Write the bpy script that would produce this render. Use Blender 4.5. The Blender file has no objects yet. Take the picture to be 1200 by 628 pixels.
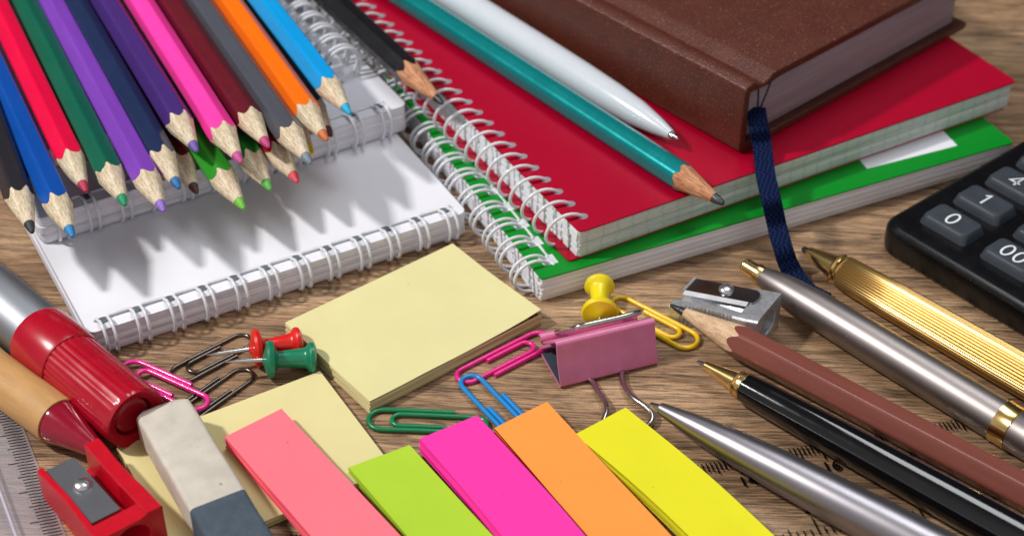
import bpy, bmesh, math, random
from mathutils import Vector, Matrix, Quaternion, noise
random.seed(7)
C = bpy.context.scene.collection
S = .001                                   # everything is measured in millimetres
PITCH = math.radians(38.1); FPX = 1930.; DIST = 430.
CAMLOC = Vector((0, -DIST*math.cos(PITCH), DIST*math.sin(PITCH)))
R = math.radians
V = Vector

def at(px, py, z=0.):
    """photo measurement -> point of the desk (mm) lying z above the table top"""
    a = (px-600)/FPX; b = (314-py)/FPX
    d = V((a, math.cos(PITCH)+math.sin(PITCH)*b, -math.sin(PITCH)+math.cos(PITCH)*b))
    return CAMLOC + d*((z-CAMLOC.z)/d.z)

def lin(h):
    h = h.lstrip('#'); o = []
    for i in (0, 2, 4):
        c = int(h[i:i+2], 16)/255.
        o.append(c/12.92 if c <= .04045 else ((c+.055)/1.055)**2.4)
    return tuple(o)

# ------------------------------------------------------------------ materials
class NT:
    def __init__(s, name):
        s.m = bpy.data.materials.new(name); s.m.use_nodes = True
        s.n = s.m.node_tree.nodes; s.l = s.m.node_tree.links
        s.b = s.n['Principled BSDF']; s.out = s.n['Material Output']
    def new(s, t, **k):
        x = s.n.new(t)
        for a, b in k.items(): setattr(x, a, b)
        return x
    def link(s, a, b): s.l.new(a, b)
    def coords(s, scale=(1, 1, 1), rot=(0, 0, 0), src='Object'):
        t = s.new('ShaderNodeTexCoord'); m = s.new('ShaderNodeMapping')
        m.inputs['Scale'].default_value = scale; m.inputs['Rotation'].default_value = rot
        s.link(t.outputs[src], m.inputs['Vector']); return m.outputs['Vector']
    def noise(s, vec, scale=1., detail=3., rough=.55, dist=0.):
        n = s.new('ShaderNodeTexNoise'); n.inputs['Scale'].default_value = scale
        n.inputs['Detail'].default_value = detail; n.inputs['Roughness'].default_value = rough
        n.inputs['Distortion'].default_value = dist
        s.link(vec, n.inputs['Vector']); return n.outputs['Fac']
    def ramp(s, fac, stops):
        r = s.new('ShaderNodeValToRGB'); e = r.color_ramp.elements
        while len(e) < len(stops): e.new(.5)
        for el, (p, c) in zip(e, stops):
            el.position = p; el.color = (*c, 1) if len(c) == 3 else c
        s.link(fac, r.inputs['Fac']); return r.outputs['Color']
    def mix(s, fac, a, b, mode='MIX'):
        m = s.new('ShaderNodeMix', data_type='RGBA', blend_type=mode)
        for sock, v in ((m.inputs['Factor'], fac), (m.inputs['A'], a), (m.inputs['B'], b)):
            if hasattr(v, 'links'): s.link(v, sock)
            else: sock.default_value = v if isinstance(v, float) else (*v, 1)
        return m.outputs['Result']
    def bump(s, h, strength=.3, dist=.0002, normal=None):
        b = s.new('ShaderNodeBump'); b.inputs['Strength'].default_value = strength
        b.inputs['Distance'].default_value = dist; s.link(h, b.inputs['Height'])
        if normal is not None: s.link(normal, b.inputs['Normal'])
        s.link(b.outputs['Normal'], s.b.inputs['Normal']); return b.outputs['Normal']

def g3(v): return (v, v, v)
def scl(c, k): return tuple(min(1, max(0, x*k)) for x in c)

def surf(name, col, rough=.4, metal=0., var=.12, vs=(300, 300, 300), bump=.08, bs=(1500, 1500, 1500), bd=.0001,
         coat=0., spec=.5, rvar=.05, specks=None, sheen=0.):
    t = NT(name)
    c = lin(col) if isinstance(col, str) else col
    f = t.noise(t.coords(vs), 1., 4.)
    cc = t.ramp(f, [(.3, scl(c, 1-var)), (.7, scl(c, 1+var))])
    if specks:
        sp = t.noise(t.coords(g3(specks[0])), 1., 2.)
        k = t.ramp(sp, [(specks[1], g3(0)), (specks[1]+.04, g3(1))])
        cc = t.mix(k, cc, specks[2])
    t.link(cc, t.b.inputs['Base Color'])
    f2 = t.noise(t.coords(g3(140)), 1., 5., .65)
    rr = t.new('ShaderNodeMapRange'); rr.inputs['From Min'].default_value = .3; rr.inputs['From Max'].default_value = .7
    rr.inputs['To Min'].default_value = max(.02, rough-rvar); rr.inputs['To Max'].default_value = min(1, rough+rvar)
    t.link(f2, rr.inputs['Value']); t.link(rr.outputs['Result'], t.b.inputs['Roughness'])
    t.b.inputs['Metallic'].default_value = metal
    t.b.inputs['Specular IOR Level'].default_value = spec
    t.b.inputs['Coat Weight'].default_value = coat; t.b.inputs['Coat Roughness'].default_value = .08
    t.b.inputs['Sheen Weight'].default_value = sheen
    if bump: t.bump(t.noise(t.coords(bs), 1., 3.), bump, bd)
    return t.m

def table_mat():
    t = NT('wood_laminate')
    rot = (0, 0, R(3))
    warp = t.noise(t.coords((9, 22, 1), rot), 1., 3.)
    tc = t.new('ShaderNodeTexCoord'); mp = t.new('ShaderNodeMapping'); mp.inputs['Rotation'].default_value = rot
    t.link(tc.outputs['Object'], mp.inputs['Vector'])
    cx = t.new('ShaderNodeSeparateXYZ'); t.link(mp.outputs['Vector'], cx.inputs['Vector'])
    w = t.new('ShaderNodeMath', operation='MULTIPLY_ADD'); w.inputs[1].default_value = .009
    t.link(warp, w.inputs[0]); t.link(cx.outputs['Y'], w.inputs[2])
    cb = t.new('ShaderNodeCombineXYZ'); t.link(cx.outputs['X'], cb.inputs['X']); t.link(w.outputs[0], cb.inputs['Y'])
    def lay(sx, sy, d=3., r=.6):
        m = t.new('ShaderNodeMapping'); m.inputs['Scale'].default_value = (sx, sy, 1)
        t.link(cb.outputs['Vector'], m.inputs['Vector']); return t.noise(m.outputs['Vector'], 1., d, r)
    broad = lay(6, 45, 3.)
    base = t.ramp(broad, [(.28, lin('907055')), (.5, lin('b48f6c')), (.72, lin('cfac88'))])
    band = t.ramp(lay(14, 330, 5., .65), [(.38, g3(.62)), (.5, g3(1.0)), (.7, g3(1.1))])
    base = t.mix(1., base, band, 'MULTIPLY')
    fine = t.ramp(lay(100, 2300, 4., .7), [(.38, g3(.16)), (.46, g3(.72)), (.53, g3(1.)), (.7, g3(1.2))])
    base = t.mix(.9, base, fine, 'MULTIPLY')
    grit = t.ramp(lay(2600, 4200, 2.), [(.3, g3(.74)), (.7, g3(1.2))])
    base = t.mix(1., base, grit, 'MULTIPLY')
    mid = t.ramp(lay(32, 900, 3., .6), [(.36, g3(.42)), (.45, g3(1.)), (.7, g3(1.1))])
    base = t.mix(.85, base, mid, 'MULTIPLY')
    pores = t.ramp(lay(170, 3800, 2.), [(.35, g3(.15)), (.42, g3(1.))])
    base = t.mix(.6, base, pores, 'MULTIPLY')
    t.link(base, t.b.inputs['Base Color'])
    t.b.inputs['Roughness'].default_value = .5; t.b.inputs['Specular IOR Level'].default_value = .35
    h = t.new('ShaderNodeRGBToBW'); t.link(fine, h.inputs['Color'])
    t.bump(h.outputs['Val'], .5, .0002)
    return t.m

def paper_edges(name, col, dark, period=.35, axis='Z', rough=.8, ticks=None, amount=1.):
    """side of a stack of sheets: fine lines parallel to the sheets"""
    t = NT(name)
    sc = [18, 18, 18]; sc['XYZ'.index(axis)] = 1000/period
    f = t.noise(t.coords(tuple(sc)), 1., 2., .6)
    c = t.ramp(f, [(.34, lin(dark)), (.56, lin(col))])
    if amount < 1: c = t.mix(amount, lin(col), c)
    f3 = t.noise(t.coords((90, 90, 500)), 1., 2.)
    c = t.mix(.35, c, t.ramp(f3, [(.35, g3(.85)), (.65, g3(1.05))]), 'MULTIPLY')
    if ticks:
        tc = t.new('ShaderNodeTexCoord'); sp = t.new('ShaderNodeSeparateXYZ'); t.link(tc.outputs['Object'], sp.inputs['Vector'])
        nz = t.noise(t.coords((60, 60, 900)), 1., 2.)
        a_ = t.new('ShaderNodeMath', operation='MULTIPLY_ADD'); a_.inputs[1].default_value = 1000/ticks[1]
        t.link(sp.outputs['X'], a_.inputs[0]); t.link(nz, a_.inputs[2])
        fr = t.new('ShaderNodeMath', operation='FRACT'); t.link(a_.outputs[0], fr.inputs[0])
        k = t.ramp(fr.outputs[0], [(.0, g3(.75)), (.16, g3(0))])
        c = t.mix(k, c, lin(ticks[0]))
    t.link(c, t.b.inputs['Base Color']); t.b.inputs['Roughness'].default_value = rough
    t.b.inputs['Specular IOR Level'].default_value = .2
    t.bump(f, .5, .00025)
    return t.m

def pencil_wood(name, col, dark):
    t = NT(name)
    f = t.noise(t.coords((130, 1500, 1500)), 1., 4., .65)
    c = t.ramp(f, [(.32, lin(dark)), (.6, lin(col))])
    f2 = t.noise(t.coords(g3(2200)), 1., 2.)
    c = t.mix(.5, c, t.ramp(f2, [(.35, g3(.72)), (.65, g3(1.1))]), 'MULTIPLY')
    t.link(c, t.b.inputs['Base Color']); t.b.inputs['Roughness'].default_value = .85
    t.b.inputs['Specular IOR Level'].default_value = .2
    t.bump(f, .7, .0004)
    return t.m

def paint(name, col, rough=.32):
    return surf(name, col, rough, var=.07, vs=(60, 500, 500), bump=.05, bs=(250, 1200, 1200), coat=.08, spec=.35, specks=(2600, .74, (.5, .5, .5)))

def metal(name, col, rough=.25, brushed=True, var=.08):
    return surf(name, col, rough, 1., var*.6, g3(2500) if brushed else g3(500), .03, g3(4500) if brushed else g3(2500), .00005, rvar=.015)

def plastic(name, col, rough=.3, **k):
    k.setdefault('var', .06); k.setdefault('bump', .05)
    return surf(name, col, rough, **k)

def clear_mat(name, tint=(.93, .95, .99), gloss=.1, haze=0.):
    t = NT(name)
    tr = t.new('ShaderNodeBsdfTransparent'); tr.inputs['Color'].default_value = (*tint, 1)
    gl = t.new('ShaderNodeBsdfGlossy'); gl.inputs['Roughness'].default_value = .12
    lw = t.new('ShaderNodeLayerWeight'); lw.inputs['Blend'].default_value = .5
    fr = t.new('ShaderNodeMath', operation='POWER'); t.link(lw.outputs['Facing'], fr.inputs[0]); fr.inputs[1].default_value = 4.
    fr2 = t.new('ShaderNodeMath', operation='MULTIPLY_ADD'); t.link(fr.outputs[0], fr2.inputs[0]); fr2.inputs[1].default_value = .5; fr2.inputs[2].default_value = .015
    nz = t.noise(t.coords(g3(700)), 1., 4.)
    mp = t.new('ShaderNodeMath', operation='MULTIPLY_ADD'); t.link(nz, mp.inputs[0]); mp.inputs[1].default_value = gloss
    t.link(fr2.outputs[0], mp.inputs[2])
    mx = t.new('ShaderNodeMixShader'); t.link(mp.outputs[0], mx.inputs['Fac'])
    t.link(tr.outputs[0], mx.inputs[1]); t.link(gl.outputs[0], mx.inputs[2])
    df = t.new('ShaderNodeBsdfDiffuse'); df.inputs['Color'].default_value = (.75, .74, .82, 1)
    mh = t.new('ShaderNodeMixShader'); mh.inputs['Fac'].default_value = haze
    t.link(mx.outputs[0], mh.inputs[1]); t.link(df.outputs[0], mh.inputs[2]); t.link(mh.outputs[0], t.out.inputs['Surface'])
    return t.m

# ------------------------------------------------------------------ mesh builder
class MB:
    def __init__(s): s.v = []; s.f = []; s.mi = []
    def add(s, vs, fs, mi=0):
        o = len(s.v); s.v += [tuple(v) for v in vs]; s.f += [tuple(i+o for i in f) for f in fs]; s.mi += [mi]*len(fs); return s
    def box(s, x0, x1, y0, y1, z0, z1, mi=0):
        vs = [(x, y, z) for z in (z0, z1) for y in (y0, y1) for x in (x0, x1)]
        return s.add(vs, [(0, 2, 3, 1), (4, 5, 7, 6), (0, 1, 5, 4), (1, 3, 7, 5), (3, 2, 6, 7), (2, 0, 4, 6)], mi)
    def rings(s, rings, closed=True, cap0=True, cap1=True, mi=0):
        n = len(rings[0]); vs = [p for r in rings for p in r]; fs = []
        for i in range(len(rings)-1):
            for j in range(n if closed else n-1):
                k = (j+1) % n
                fs.append((i*n+j, i*n+k, (i+1)*n+k, (i+1)*n+j))
        if cap0: fs.append(tuple(range(n-1, -1, -1)))
        if cap1: fs.append(tuple((len(rings)-1)*n+j for j in range(n)))
        return s.add(vs, fs, mi)
    def lathe(s, prof, n=32, cap0=True, cap1=True, mi=0, fn=None):
        rr = []
        for x, r in prof:
            rr.append([(x, (r if fn is None else fn(r, k, x))*math.cos(2*math.pi*k/n), (r if fn is None else fn(r, k, x))*math.sin(2*math.pi*k/n)) for k in range(n)])
        return s.rings(rr, True, cap0, cap1, mi)
    def tube(s, pts, r, n=8, mi=0, cyclic=False):
        pts = [V(p) for p in pts]; m = len(pts); rr = []
        t0 = (pts[1]-pts[0]).normalized()
        up = V((0, 0, 1)) if abs(t0.z) < .9 else V((1, 0, 0))
        nrm = (up - t0*up.dot(t0)).normalized()
        for i in range(m):
            a = pts[max(0, i-1)]; b = pts[min(m-1, i+1)]
            t = (b-a).normalized() if (b-a).length > 1e-9 else t0
            q = t0.rotation_difference(t); nrm = q @ nrm; nrm = (nrm - t*nrm.dot(t)).normalized(); t0 = t
            bi = t.cross(nrm); ri = r[i] if isinstance(r, (list, tuple)) else r
            rr.append([pts[i]+nrm*ri*math.cos(2*math.pi*k/n)+bi*ri*math.sin(2*math.pi*k/n) for k in range(n)])
        return s.rings(rr, True, True, True, mi)
    def prism(s, poly, z0, z1, mi=0):
        n = len(poly)
        return s.rings([[(x, y, z0) for x, y in poly], [(x, y, z1) for x, y in poly]], True, True, True, mi)
    def build(s, name, mat, parent=None, sharp=40, bevel=0., seg=2, flat=False):
        me = bpy.data.meshes.new(name)
        me.from_pydata([V(v)*S for v in s.v], [], s.f)
        bm = bmesh.new(); bm.from_mesh(me); bmesh.ops.recalc_face_normals(bm, faces=bm.faces); bm.to_mesh(me); bm.free()
        mats = mat if isinstance(mat, (list, tuple)) else [mat]
        for m in mats: me.materials.append(m)
        me.polygons.foreach_set('material_index', s.mi)
        if not flat:
            me.polygons.foreach_set('use_smooth', [True]*len(me.polygons)); me.set_sharp_from_angle(angle=R(sharp))
        me.update()
        o = bpy.data.objects.new(name, me); C.objects.link(o)
        if parent: o.parent = parent
        if bevel:
            b = o.modifiers.new('bevel', 'BEVEL'); b.width = bevel*S; b.segments = seg; b.limit_method = 'ANGLE'; b.angle_limit = R(35)
            b.harden_normals = False
        return o

def tag(o, label, cat, group=None):
    o['label'] = label; o['category'] = cat
    if group: o['group'] = group
    return o

def thing(name, label, cat, M, group=None):
    o = bpy.data.objects.new(name, None); C.objects.link(o)
    o.empty_display_size = .005
    o.matrix_world = M
    return tag(o, label, cat, group)

def mtx(origin, x, up=V((0, 0, 1))):
    x = V(x).normalized(); y = V(up).cross(x).normalized(); z = x.cross(y)
    m = Matrix((x, y, z)).transposed().to_4x4(); m.translation = V(origin)*S
    return m

def flat(px_o, px_x, z_base, z_meas=None):
    """frame lying on the desk: origin at one measured corner, X towards another; returns matrix and that length"""
    zm = z_base if z_meas is None else z_meas
    a = at(*px_o, zm); b = at(*px_x, zm)
    return mtx((a.x, a.y, z_base), b-a), (b-a).length

def axis(tip, zt, back, zb, roll=0.):
    a = at(*tip, zt); b = at(*back, zb)
    m = mtx(a, b-a)
    return m @ Matrix.Rotation(R(roll), 4, 'X')

def ang(o, deg, z):      # frame from a world point and heading
    return mtx((o[0], o[1], z), (math.cos(R(deg)), math.sin(R(deg)), 0))

def rbox_poly(x0, x1, y0, y1, r, n=5):
    out = []
    for cx, cy, a0 in ((x1-r, y0+r, -90), (x1-r, y1-r, 0), (x0+r, y1-r, 90), (x0+r, y0+r, 180)):
        for k in range(n+1):
            a = R(a0+90*k/n); out.append((cx+r*math.cos(a), cy+r*math.sin(a)))
    return out

def text_mesh(txt, size, depth=.05):
    cu = bpy.data.curves.new('t', 'FONT'); cu.body = txt; cu.size = size; cu.align_x = 'CENTER'; cu.align_y = 'CENTER'
    cu.extrude = depth; cu.resolution_u = 6; cu.offset = size*.02
    o = bpy.data.objects.new('t', cu); C.objects.link(o)
    dg = bpy.context.evaluated_depsgraph_get(); me = o.evaluated_get(dg).to_mesh()
    vs = [tuple(v.co) for v in me.vertices]; fs = [tuple(p.vertices) for p in me.polygons]
    bpy.data.objects.remove(o); bpy.data.curves.remove(cu)
    return vs, fs

GL = {'0': ([[(.25*math.cos(a*math.pi/12), .5*math.sin(a*math.pi/12)*(.98)) for a in range(25)]], .78),
      '1': ([[(-.19, .27), (.03, .47), (.03, -.5)]], .56), '4': ([[(.12, -.5), (.12, .48), (-.3, -.22), (.32, -.22)]], .66),
      '2': ([[(-.26, .3), (-.15, .46), (.05, .5), (.22, .38), (.24, .2), (.1, -.05), (-.28, -.47), (.28, -.47)]], .64)}
def add_strokes(mb, txt, size, M, th=.062):
    tot = sum(GL[c][1] for c in txt); x = -tot/2
    for c in txt:
        strokes, adv = GL[c]; ox = x+adv/2; x += adv
        for st in strokes:
            st = [V((px_+ox, py_)) for px_, py_ in st]; L_ = []; R_ = []
            cyc = (st[0]-st[-1]).length < 1e-6
            for i, p_ in enumerate(st):
                a_ = st[i-1] if i else (st[-2] if cyc else st[0]); b_ = st[i+1] if i < len(st)-1 else (st[1] if cyc else st[-1])
                d1 = (p_-a_).normalized() if (p_-a_).length > 1e-9 else (b_-p_).normalized()
                d2 = (b_-p_).normalized() if (b_-p_).length > 1e-9 else d1
                n1 = V((-d1.y, d1.x)); n2 = V((-d2.y, d2.x)); n_ = (n1+n2).normalized(); n_ = n_*min(2., 1/max(.35, n_.dot(n1)))
                L_.append(p_+n_*th); R_.append(p_-n_*th)
            k = len(st)
            vs = [M @ V((q.x*size, q.y*size, 0)) for q in L_+R_]
            mb.add(vs, [(i, i+1, k+i+1, k+i) for i in range(k-1)])

def add_text(mb, txt, size, M, depth=.05):
    vs, fs = text_mesh(txt, size, depth)
    mb.add([M @ V(v) for v in vs], fs)

# ------------------------------------------------------------------ table
mb = MB(); mb.add([(-900, -600, 0), (900, -600, 0), (900, 900, 0), (-900, 900, 0)], [(0, 1, 2, 3)])
tbl = mb.build('table_top', table_mat(), flat=True); tbl['kind'] = 'structure'

# ------------------------------------------------------------------ shared materials
M_WIRE = surf('white_coated_wire', 'd9dbe0', .3, 0, .05, g3(300), .04, coat=.3)
M_PAGE = surf('white_paper', 'e1e1e8', .6, 0, .02, g3(60), .12, g3(1400), spec=.3)
M_EDGE = paper_edges('white_page_edges', 'eeecf3', 'c2becb', .45, amount=.65)
M_EDGE_G = paper_edges('grey_green_page_edges', 'd6dcd6', 'b4beb8', .6, ticks=('9db4c0', 4.6))
M_PERF = surf('torn_page_margin', 'e2e5ec', .85, 0, .14, (500, 260, 1400), .4, (700, 420, 1500), .0004)
M_HOLE = surf('punched_hole', '5a6068', .7, 0, .3, g3(900))
M_WOOD = pencil_wood('pencil_wood', 'e4d5bc', 'b49c7a')
M_WOOD2 = pencil_wood('cedar_pencil_wood', 'd59d78', '9c6040')
M_WOOD3 = pencil_wood('smooth_pencil_wood', 'e2c2a0', 'c39c76')
M_SILVER = metal('satin_silver', 'b9b6b8', .34)
M_CHROME = metal('bright_steel', 'c9c9cc', .16, False)
M_GOLD = metal('polished_gold', 'e8c684', .2, False)
M_BLACK = plastic('gloss_black_lacquer', '08080a', .1, coat=.6)
M_INK = surf('black_print', '060505', .7, var=0, bump=0, spec=.1)

# ------------------------------------------------------------------ hexagonal pencils
def pencil(name, label, M, col, lead, a=3.45, L=176., cone=13.2, rl=.55, leadlen=3.6, wood=None, group=None, jag=.45, lrough=.6, seed=0, prough=.32, rnd_=1.115, pm=0.):
    rnd = random.Random(seed)
    t = thing(name, label, 'pencil', M, group)
    phis = []
    for c in range(6):
        for d in (-6, -2.5, 0, 2.5, 6, 12, 21, 30, 39, 48): phis.append(c*60+d)
    def rho(p):
        q = ((p+360) % 60)-30
        return min(a/math.cos(R(q)), a*rnd_)
    tan = (a-rl)/cone
    n = len(phis)
    bx = [(rho(p)-rl)/tan + rnd.uniform(-jag, jag)*.5 + .5*jag*math.sin(p*.13+seed) for p in phis]
    pt = lambda x, r, p: (x, r*math.cos(R(p)), r*math.sin(R(p)))
    b = MB()
    rr = [[pt(bx[i]+.02, rho(p)-.12, p) for i, p in enumerate(phis)], [pt(bx[i], rho(p), p) for i, p in enumerate(phis)],
          [pt(bx[i]+.8, rho(p)+.02, p) for i, p in enumerate(phis)], [pt(24, rho(p), p) for p in phis]]
    for x in (60, 110, L): rr.append([pt(x, rho(p), p) for p in phis])
    b.rings(rr, True, False, True).build('barrel', (paint('paint_'+name, col, prough) if not pm else surf('metallic_paint', col, prough, pm, .04, g3(800), .03, g3(2500), coat=.3)), t, 30)
    w = MB(); rl2 = rl+leadlen*tan
    rr = []
    for k in range(7):
        u = k/6
        rr.append([pt(leadlen+(bx[i]+.3-leadlen)*u, (rl2+(rho(p)-.06-rl2)*u)*(1+rnd.uniform(-.018, .018)), p) for i, p in enumerate(phis)])
    w.rings(rr, True, True, True).build('wood_cone', wood or M_WOOD, t, 60)
    l = MB(); jj = [rnd.uniform(-.35, .35) for _ in range(18)]
    l.lathe([(0, .12), (.12, rl*.7), (.5, rl+.05), (leadlen*.6, rl+leadlen*.6*tan*1.02), (leadlen+.6, rl2*1.03)], 18,
            fn=lambda r, k, x: r*(1+.05*math.sin(k*2.1+x)))
    l.build('lead', surf('lead_'+name, lead, lrough, 0, .2, g3(1500), .5, g3(1800), .0003), t, 50)
    return t

G1 = 'coloured pencils lying in a fan on the notepads'
ZU, ZL = 26.4, 20.3
upper = [ # label, tip, second point of axis, paint, lead, z, roll
 ('black pencil with bare wood tip, outermost of the fan beside the blue pencil', (38, 273), (11, 198), '26242a', '2c2c30', ZU, 5),
 ('royal blue pencil between the black pencil and the crimson pencil', (85.5, 278), (10, 115), '0a4aa0', '2a7cb4', ZU, 14),
 ('crimson red pencil with pink rimmed wood between the blue and dark green pencils', (101, 225), (39, 96), 'e0063f', 'b02a4c', ZU, 20),
 ('dark green pencil between the crimson pencil and the purple pencil', (147, 241), (27.5, 0), '0b5a45', '0c8a5c', ZU, 26),
 ('light purple pencil with lilac lead between dark green and navy pencils', (192.5, 248), (59, 0), '7a3fae', '8b68c0', ZU, 13),
 ('navy blue pencil with light blue lead next to the light purple pencil', (210, 221), (85, 0), '1c2a4c', '2468a0', ZU, -15),
 ('dark violet pencil with lavender lead between the navy and bright pink pencils', (231, 178), (122, 0), '43296f', '6b55a4', ZU+.8, 0),
 ('bright pink pencil with magenta lead above the leaf green pencil', (283, 191), (162, 0), 'ff3fa4', 'c04a92', ZU, -20),
 ('maroon pencil with pinkish lead between the bright pink and grey pencils', (315, 173), (198, 0), '5e1420', 'b83c78', ZU, -17),
 ('slate grey pencil with grey lead between the maroon and orange pencils', (364, 192), (231, 0), '4a4c55', '74808c', ZU, -11),
 ('orange pencil with rust coloured lead between the grey and sky blue pencils', (383.5, 165), (265.5, 0), 'f56c0a', 'c46a38', ZU, -10),
 ('sky blue pencil with cyan lead, last of the fan beside the thick spiral coil', (410.5, 134), (307, 0), '0a94d8', '1aa4cc', ZU, 2),
]
for i, (lb, tp, bk, c, ld, z, roll) in enumerate(upper):
    zz = z+i*.45
    pencil('coloured_pencil', lb, axis(tp, zz, bk, zz+1.5, roll), c, ld, group=G1, seed=i)
lower = [
 ('leaf green pencil poking out below the bright pink pencil', (286, 245), (232, 166), '2b8a26', '6cb83a', ZL),
 ('deep green pencil with half hidden wood under the maroon pencil', (317, 223), (277, 159), '17702c', '58a84c', ZL),
 ('dark red pencil with coral lead tucked under the maroon and grey pencils', (349, 214), (309, 152), 'a80e2a', 'd84c5c', ZL),
 ('brown pencil with dark brown lead tucked below the navy pencil', (231, 227), (172, 118), '5c2420', '4c2a2c', ZL),
 ('yellow pencil almost hidden beneath the grey pencil', (366.5, 181), (318, 110), 'd8b81c', 'd8b820', ZL),
 ('dark brown pencil with plain wood peeking out behind the orange pencil', (388.5, 160), (334, 80), '40241c', '4a2420', ZL),
]
for i, (lb, tp, bk, c, ld, z) in enumerate(lower):
    zz = z+(2.5, 3, 3.4, 1.5, 4, 4.2)[i]-1
    pencil('coloured_pencil', lb, axis(tp, zz, bk, zz+.5, 12), c, ld, group=G1, seed=30+i)

G2 = None
pencil('graphite_pencil', 'black graphite pencil with sharpened cedar tip resting on the spiral bindings', axis((519, 122), 22.5, (388, 0), 25, 16),
    '151418', '26262a', wood=M_WOOD2, jag=.15, cone=17, seed=50, lrough=.35)
tp = pencil('graphite_pencil', 'metallic teal graphite pencil lying on the red notebook cover', axis((848, 239), 20.6, (479, 0), 20.7, 30),
       '0a9698', '3a3c42', a=3.6, wood=M_WOOD2, jag=.12, cone=14.5, leadlen=3.4, rl=.7, seed=51, lrough=.3, prough=.26, rnd_=1.05, pm=.55)
b = MB()
for i in range(22):
    if i % 6 == 5: continue
    x = 62+i*1.9
    h = random.uniform(.7, 1.3)
    a0 = R(98)
    r = 3.66
    q = [(x, 0), (x+.45, 0), (x+.9, h), (x+.4, h)]
    b.add([(px_, r*math.cos(a0+u/r), r*math.sin(a0+u/r)) for px_, u in q], [(0, 1, 2, 3)])
b.build('foil_imprint', surf('grey_foil', '8f9a9a', .3, .6), tp, flat=True)
pencil('graphite_pencil', 'thick reddish brown pencil with bare wood tip in front of the metal sharpener', axis((785, 357), 6.5, (1200, 576), 4.6, 0),
       '7e463c', '2a2a2e', a=3.75, wood=M_WOOD3, jag=.05, cone=19, leadlen=4.6, rl=.4, seed=52, lrough=.3, prough=.22)

# ------------------------------------------------------------------ pens
def lathe_part(t, name, prof, mat, n=40, fn=None, sharp=30):
    return MB().lathe(prof, n, fn=fn).build(name, mat, t, sharp)

# white ballpoint on the red cover
t = thing('ballpoint_pen', 'glossy white ballpoint pen lying on the red notebook beside the brown book', 'pen', axis((794.5, 163.5), 21.2, (537, 0), 21.8))
lathe_part(t, 'barrel', [(2.6, 1.0), (2.7, 1.35), (8, 2.5), (16, 3.7), (26, 4.3), (40, 4.6), (60, 4.7), (140, 4.7)], plastic('white_pen_plastic', 'c9cfd6', .22, coat=.2, bump=0, var=.015, rvar=.02))
lathe_part(t, 'ball_tip', [(0, .25), (.3, .45), (2.7, .75), (3, .75)], M_CHROME, 16)

# satin silver ballpoint in front
t = thing('ballpoint_pen', 'satin silver ballpoint pen with bare steel point next to the yellow flags', 'pen', axis((762, 472), 5.9, (951, 570.6), 6.0))
lathe_part(t, 'barrel', [(2.6, 1.05), (2.8, 1.35), (3.4, 1.5), (12, 2.75), (22, 3.8), (34, 4.6), (48, 5.05), (64, 5.25), (150, 5.3)], metal('silver_pen_shell', '98949a', .36), 48)
lathe_part(t, 'point', [(0, .22), (.3, .4), (2.2, .8), (2.9, 1.0)], M_CHROME, 16)

# black lacquer pen with gold cone
t = thing('ballpoint_pen', 'slim black lacquered pen with gold tip cone and gold ring', 'pen', axis((817.5, 423), 5.2, (1085, 570), 5.6))
lathe_part(t, 'barrel', [(14, 3.2), (14.2, 3.55), (20, 3.8), (40, 4.3), (70, 4.7), (93, 4.8)], M_BLACK, 48)
lathe_part(t, 'tip_cone', [(2.2, .9), (2.4, 1.2), (6, 1.75), (11.4, 2.75), (11.8, 3.2), (12.2, 2.9), (12.8, 3.5), (13.7, 3.55), (14.1, 3.2)], M_GOLD, 40)
lathe_part(t, 'ball_point', [(0, .25), (.3, .45), (2.0, .75), (2.4, .85)], M_CHROME, 16)
lathe_part(t, 'gold_ring', [(92.8, 4.7), (93, 5.0), (95.5, 5.0), (95.7, 4.7)], M_GOLD, 40)
lathe_part(t, 'cap', [(95.6, 4.7), (95.9, 4.95), (140, 4.7)], M_BLACK, 40)

# silver pen with gold push button
t = thing('ballpoint_pen', 'silver grey pen with gold push button and gold centre ring beside the metal sharpener', 'pen', axis((871, 310), 5.6, (1168, 490), 5.4))
lathe_part(t, 'barrel', [(6.6, 2.2), (6.8, 2.6), (9, 3.1), (14, 3.9), (24, 4.6), (40, 5.0), (78, 5.05)], metal('grey_pen_shell', '968e8c', .42), 48)
lathe_part(t, 'push_button', [(0, .9), (.3, 1.7), (.9, 2.1), (4.6, 2.2), (4.8, 2.55), (6.2, 2.6), (6.9, 2.4)], M_GOLD, 36)
lathe_part(t, 'gold_ring', [(77.8, 4.9), (78, 5.3), (79, 5.2), (81, 5.2), (82, 5.3), (82.2, 4.9)], M_GOLD, 40)
lathe_part(t, 'lower_barrel', [(82, 4.9), (82.3, 5.05), (110, 4.8), (132, 3.2), (138, 1.2)], metal('grey_pen_shell', '968e8c', .42), 48)
MB().box(87.5, 115, -1.5, 1.5, 4.6, 5.7).build('clip', M_GOLD, t, bevel=.4)
t.rotation_euler = t.rotation_euler
# fluted gold pen
t = thing('ballpoint_pen', 'gold pen with fluted barrel between the silver grey pen and the calculator', 'pen', axis((942, 292), 5.2, (1062, 361), 5.4))
nfl = 228
def flute(r, k, x): return r*(1-.05*(.5+.5*math.cos(k*2*math.pi/6))**2)
lathe_part(t, 'barrel', [(13.2, 4.0), (13.5, 4.35), (30, 4.75), (60, 5.0), (130, 5.0)], metal('fluted_gold', 'dcb570', .32), nfl, flute, 60)
lathe_part(t, 'tip_cone', [(1.5, 1.1), (1.7, 1.5), (6, 2.4), (10.6, 3.4), (10.8, 3.9), (11.4, 4.1), (11.8, 3.7), (12.4, 4.1), (13.1, 4.25), (13.4, 4.0)], M_GOLD, 40)
lathe_part(t, 'refill_point', [(-.4, .5), (0, .8), (1.7, 1.1)], metal('dark_steel', '6a6668', .3, False), 20)

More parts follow.
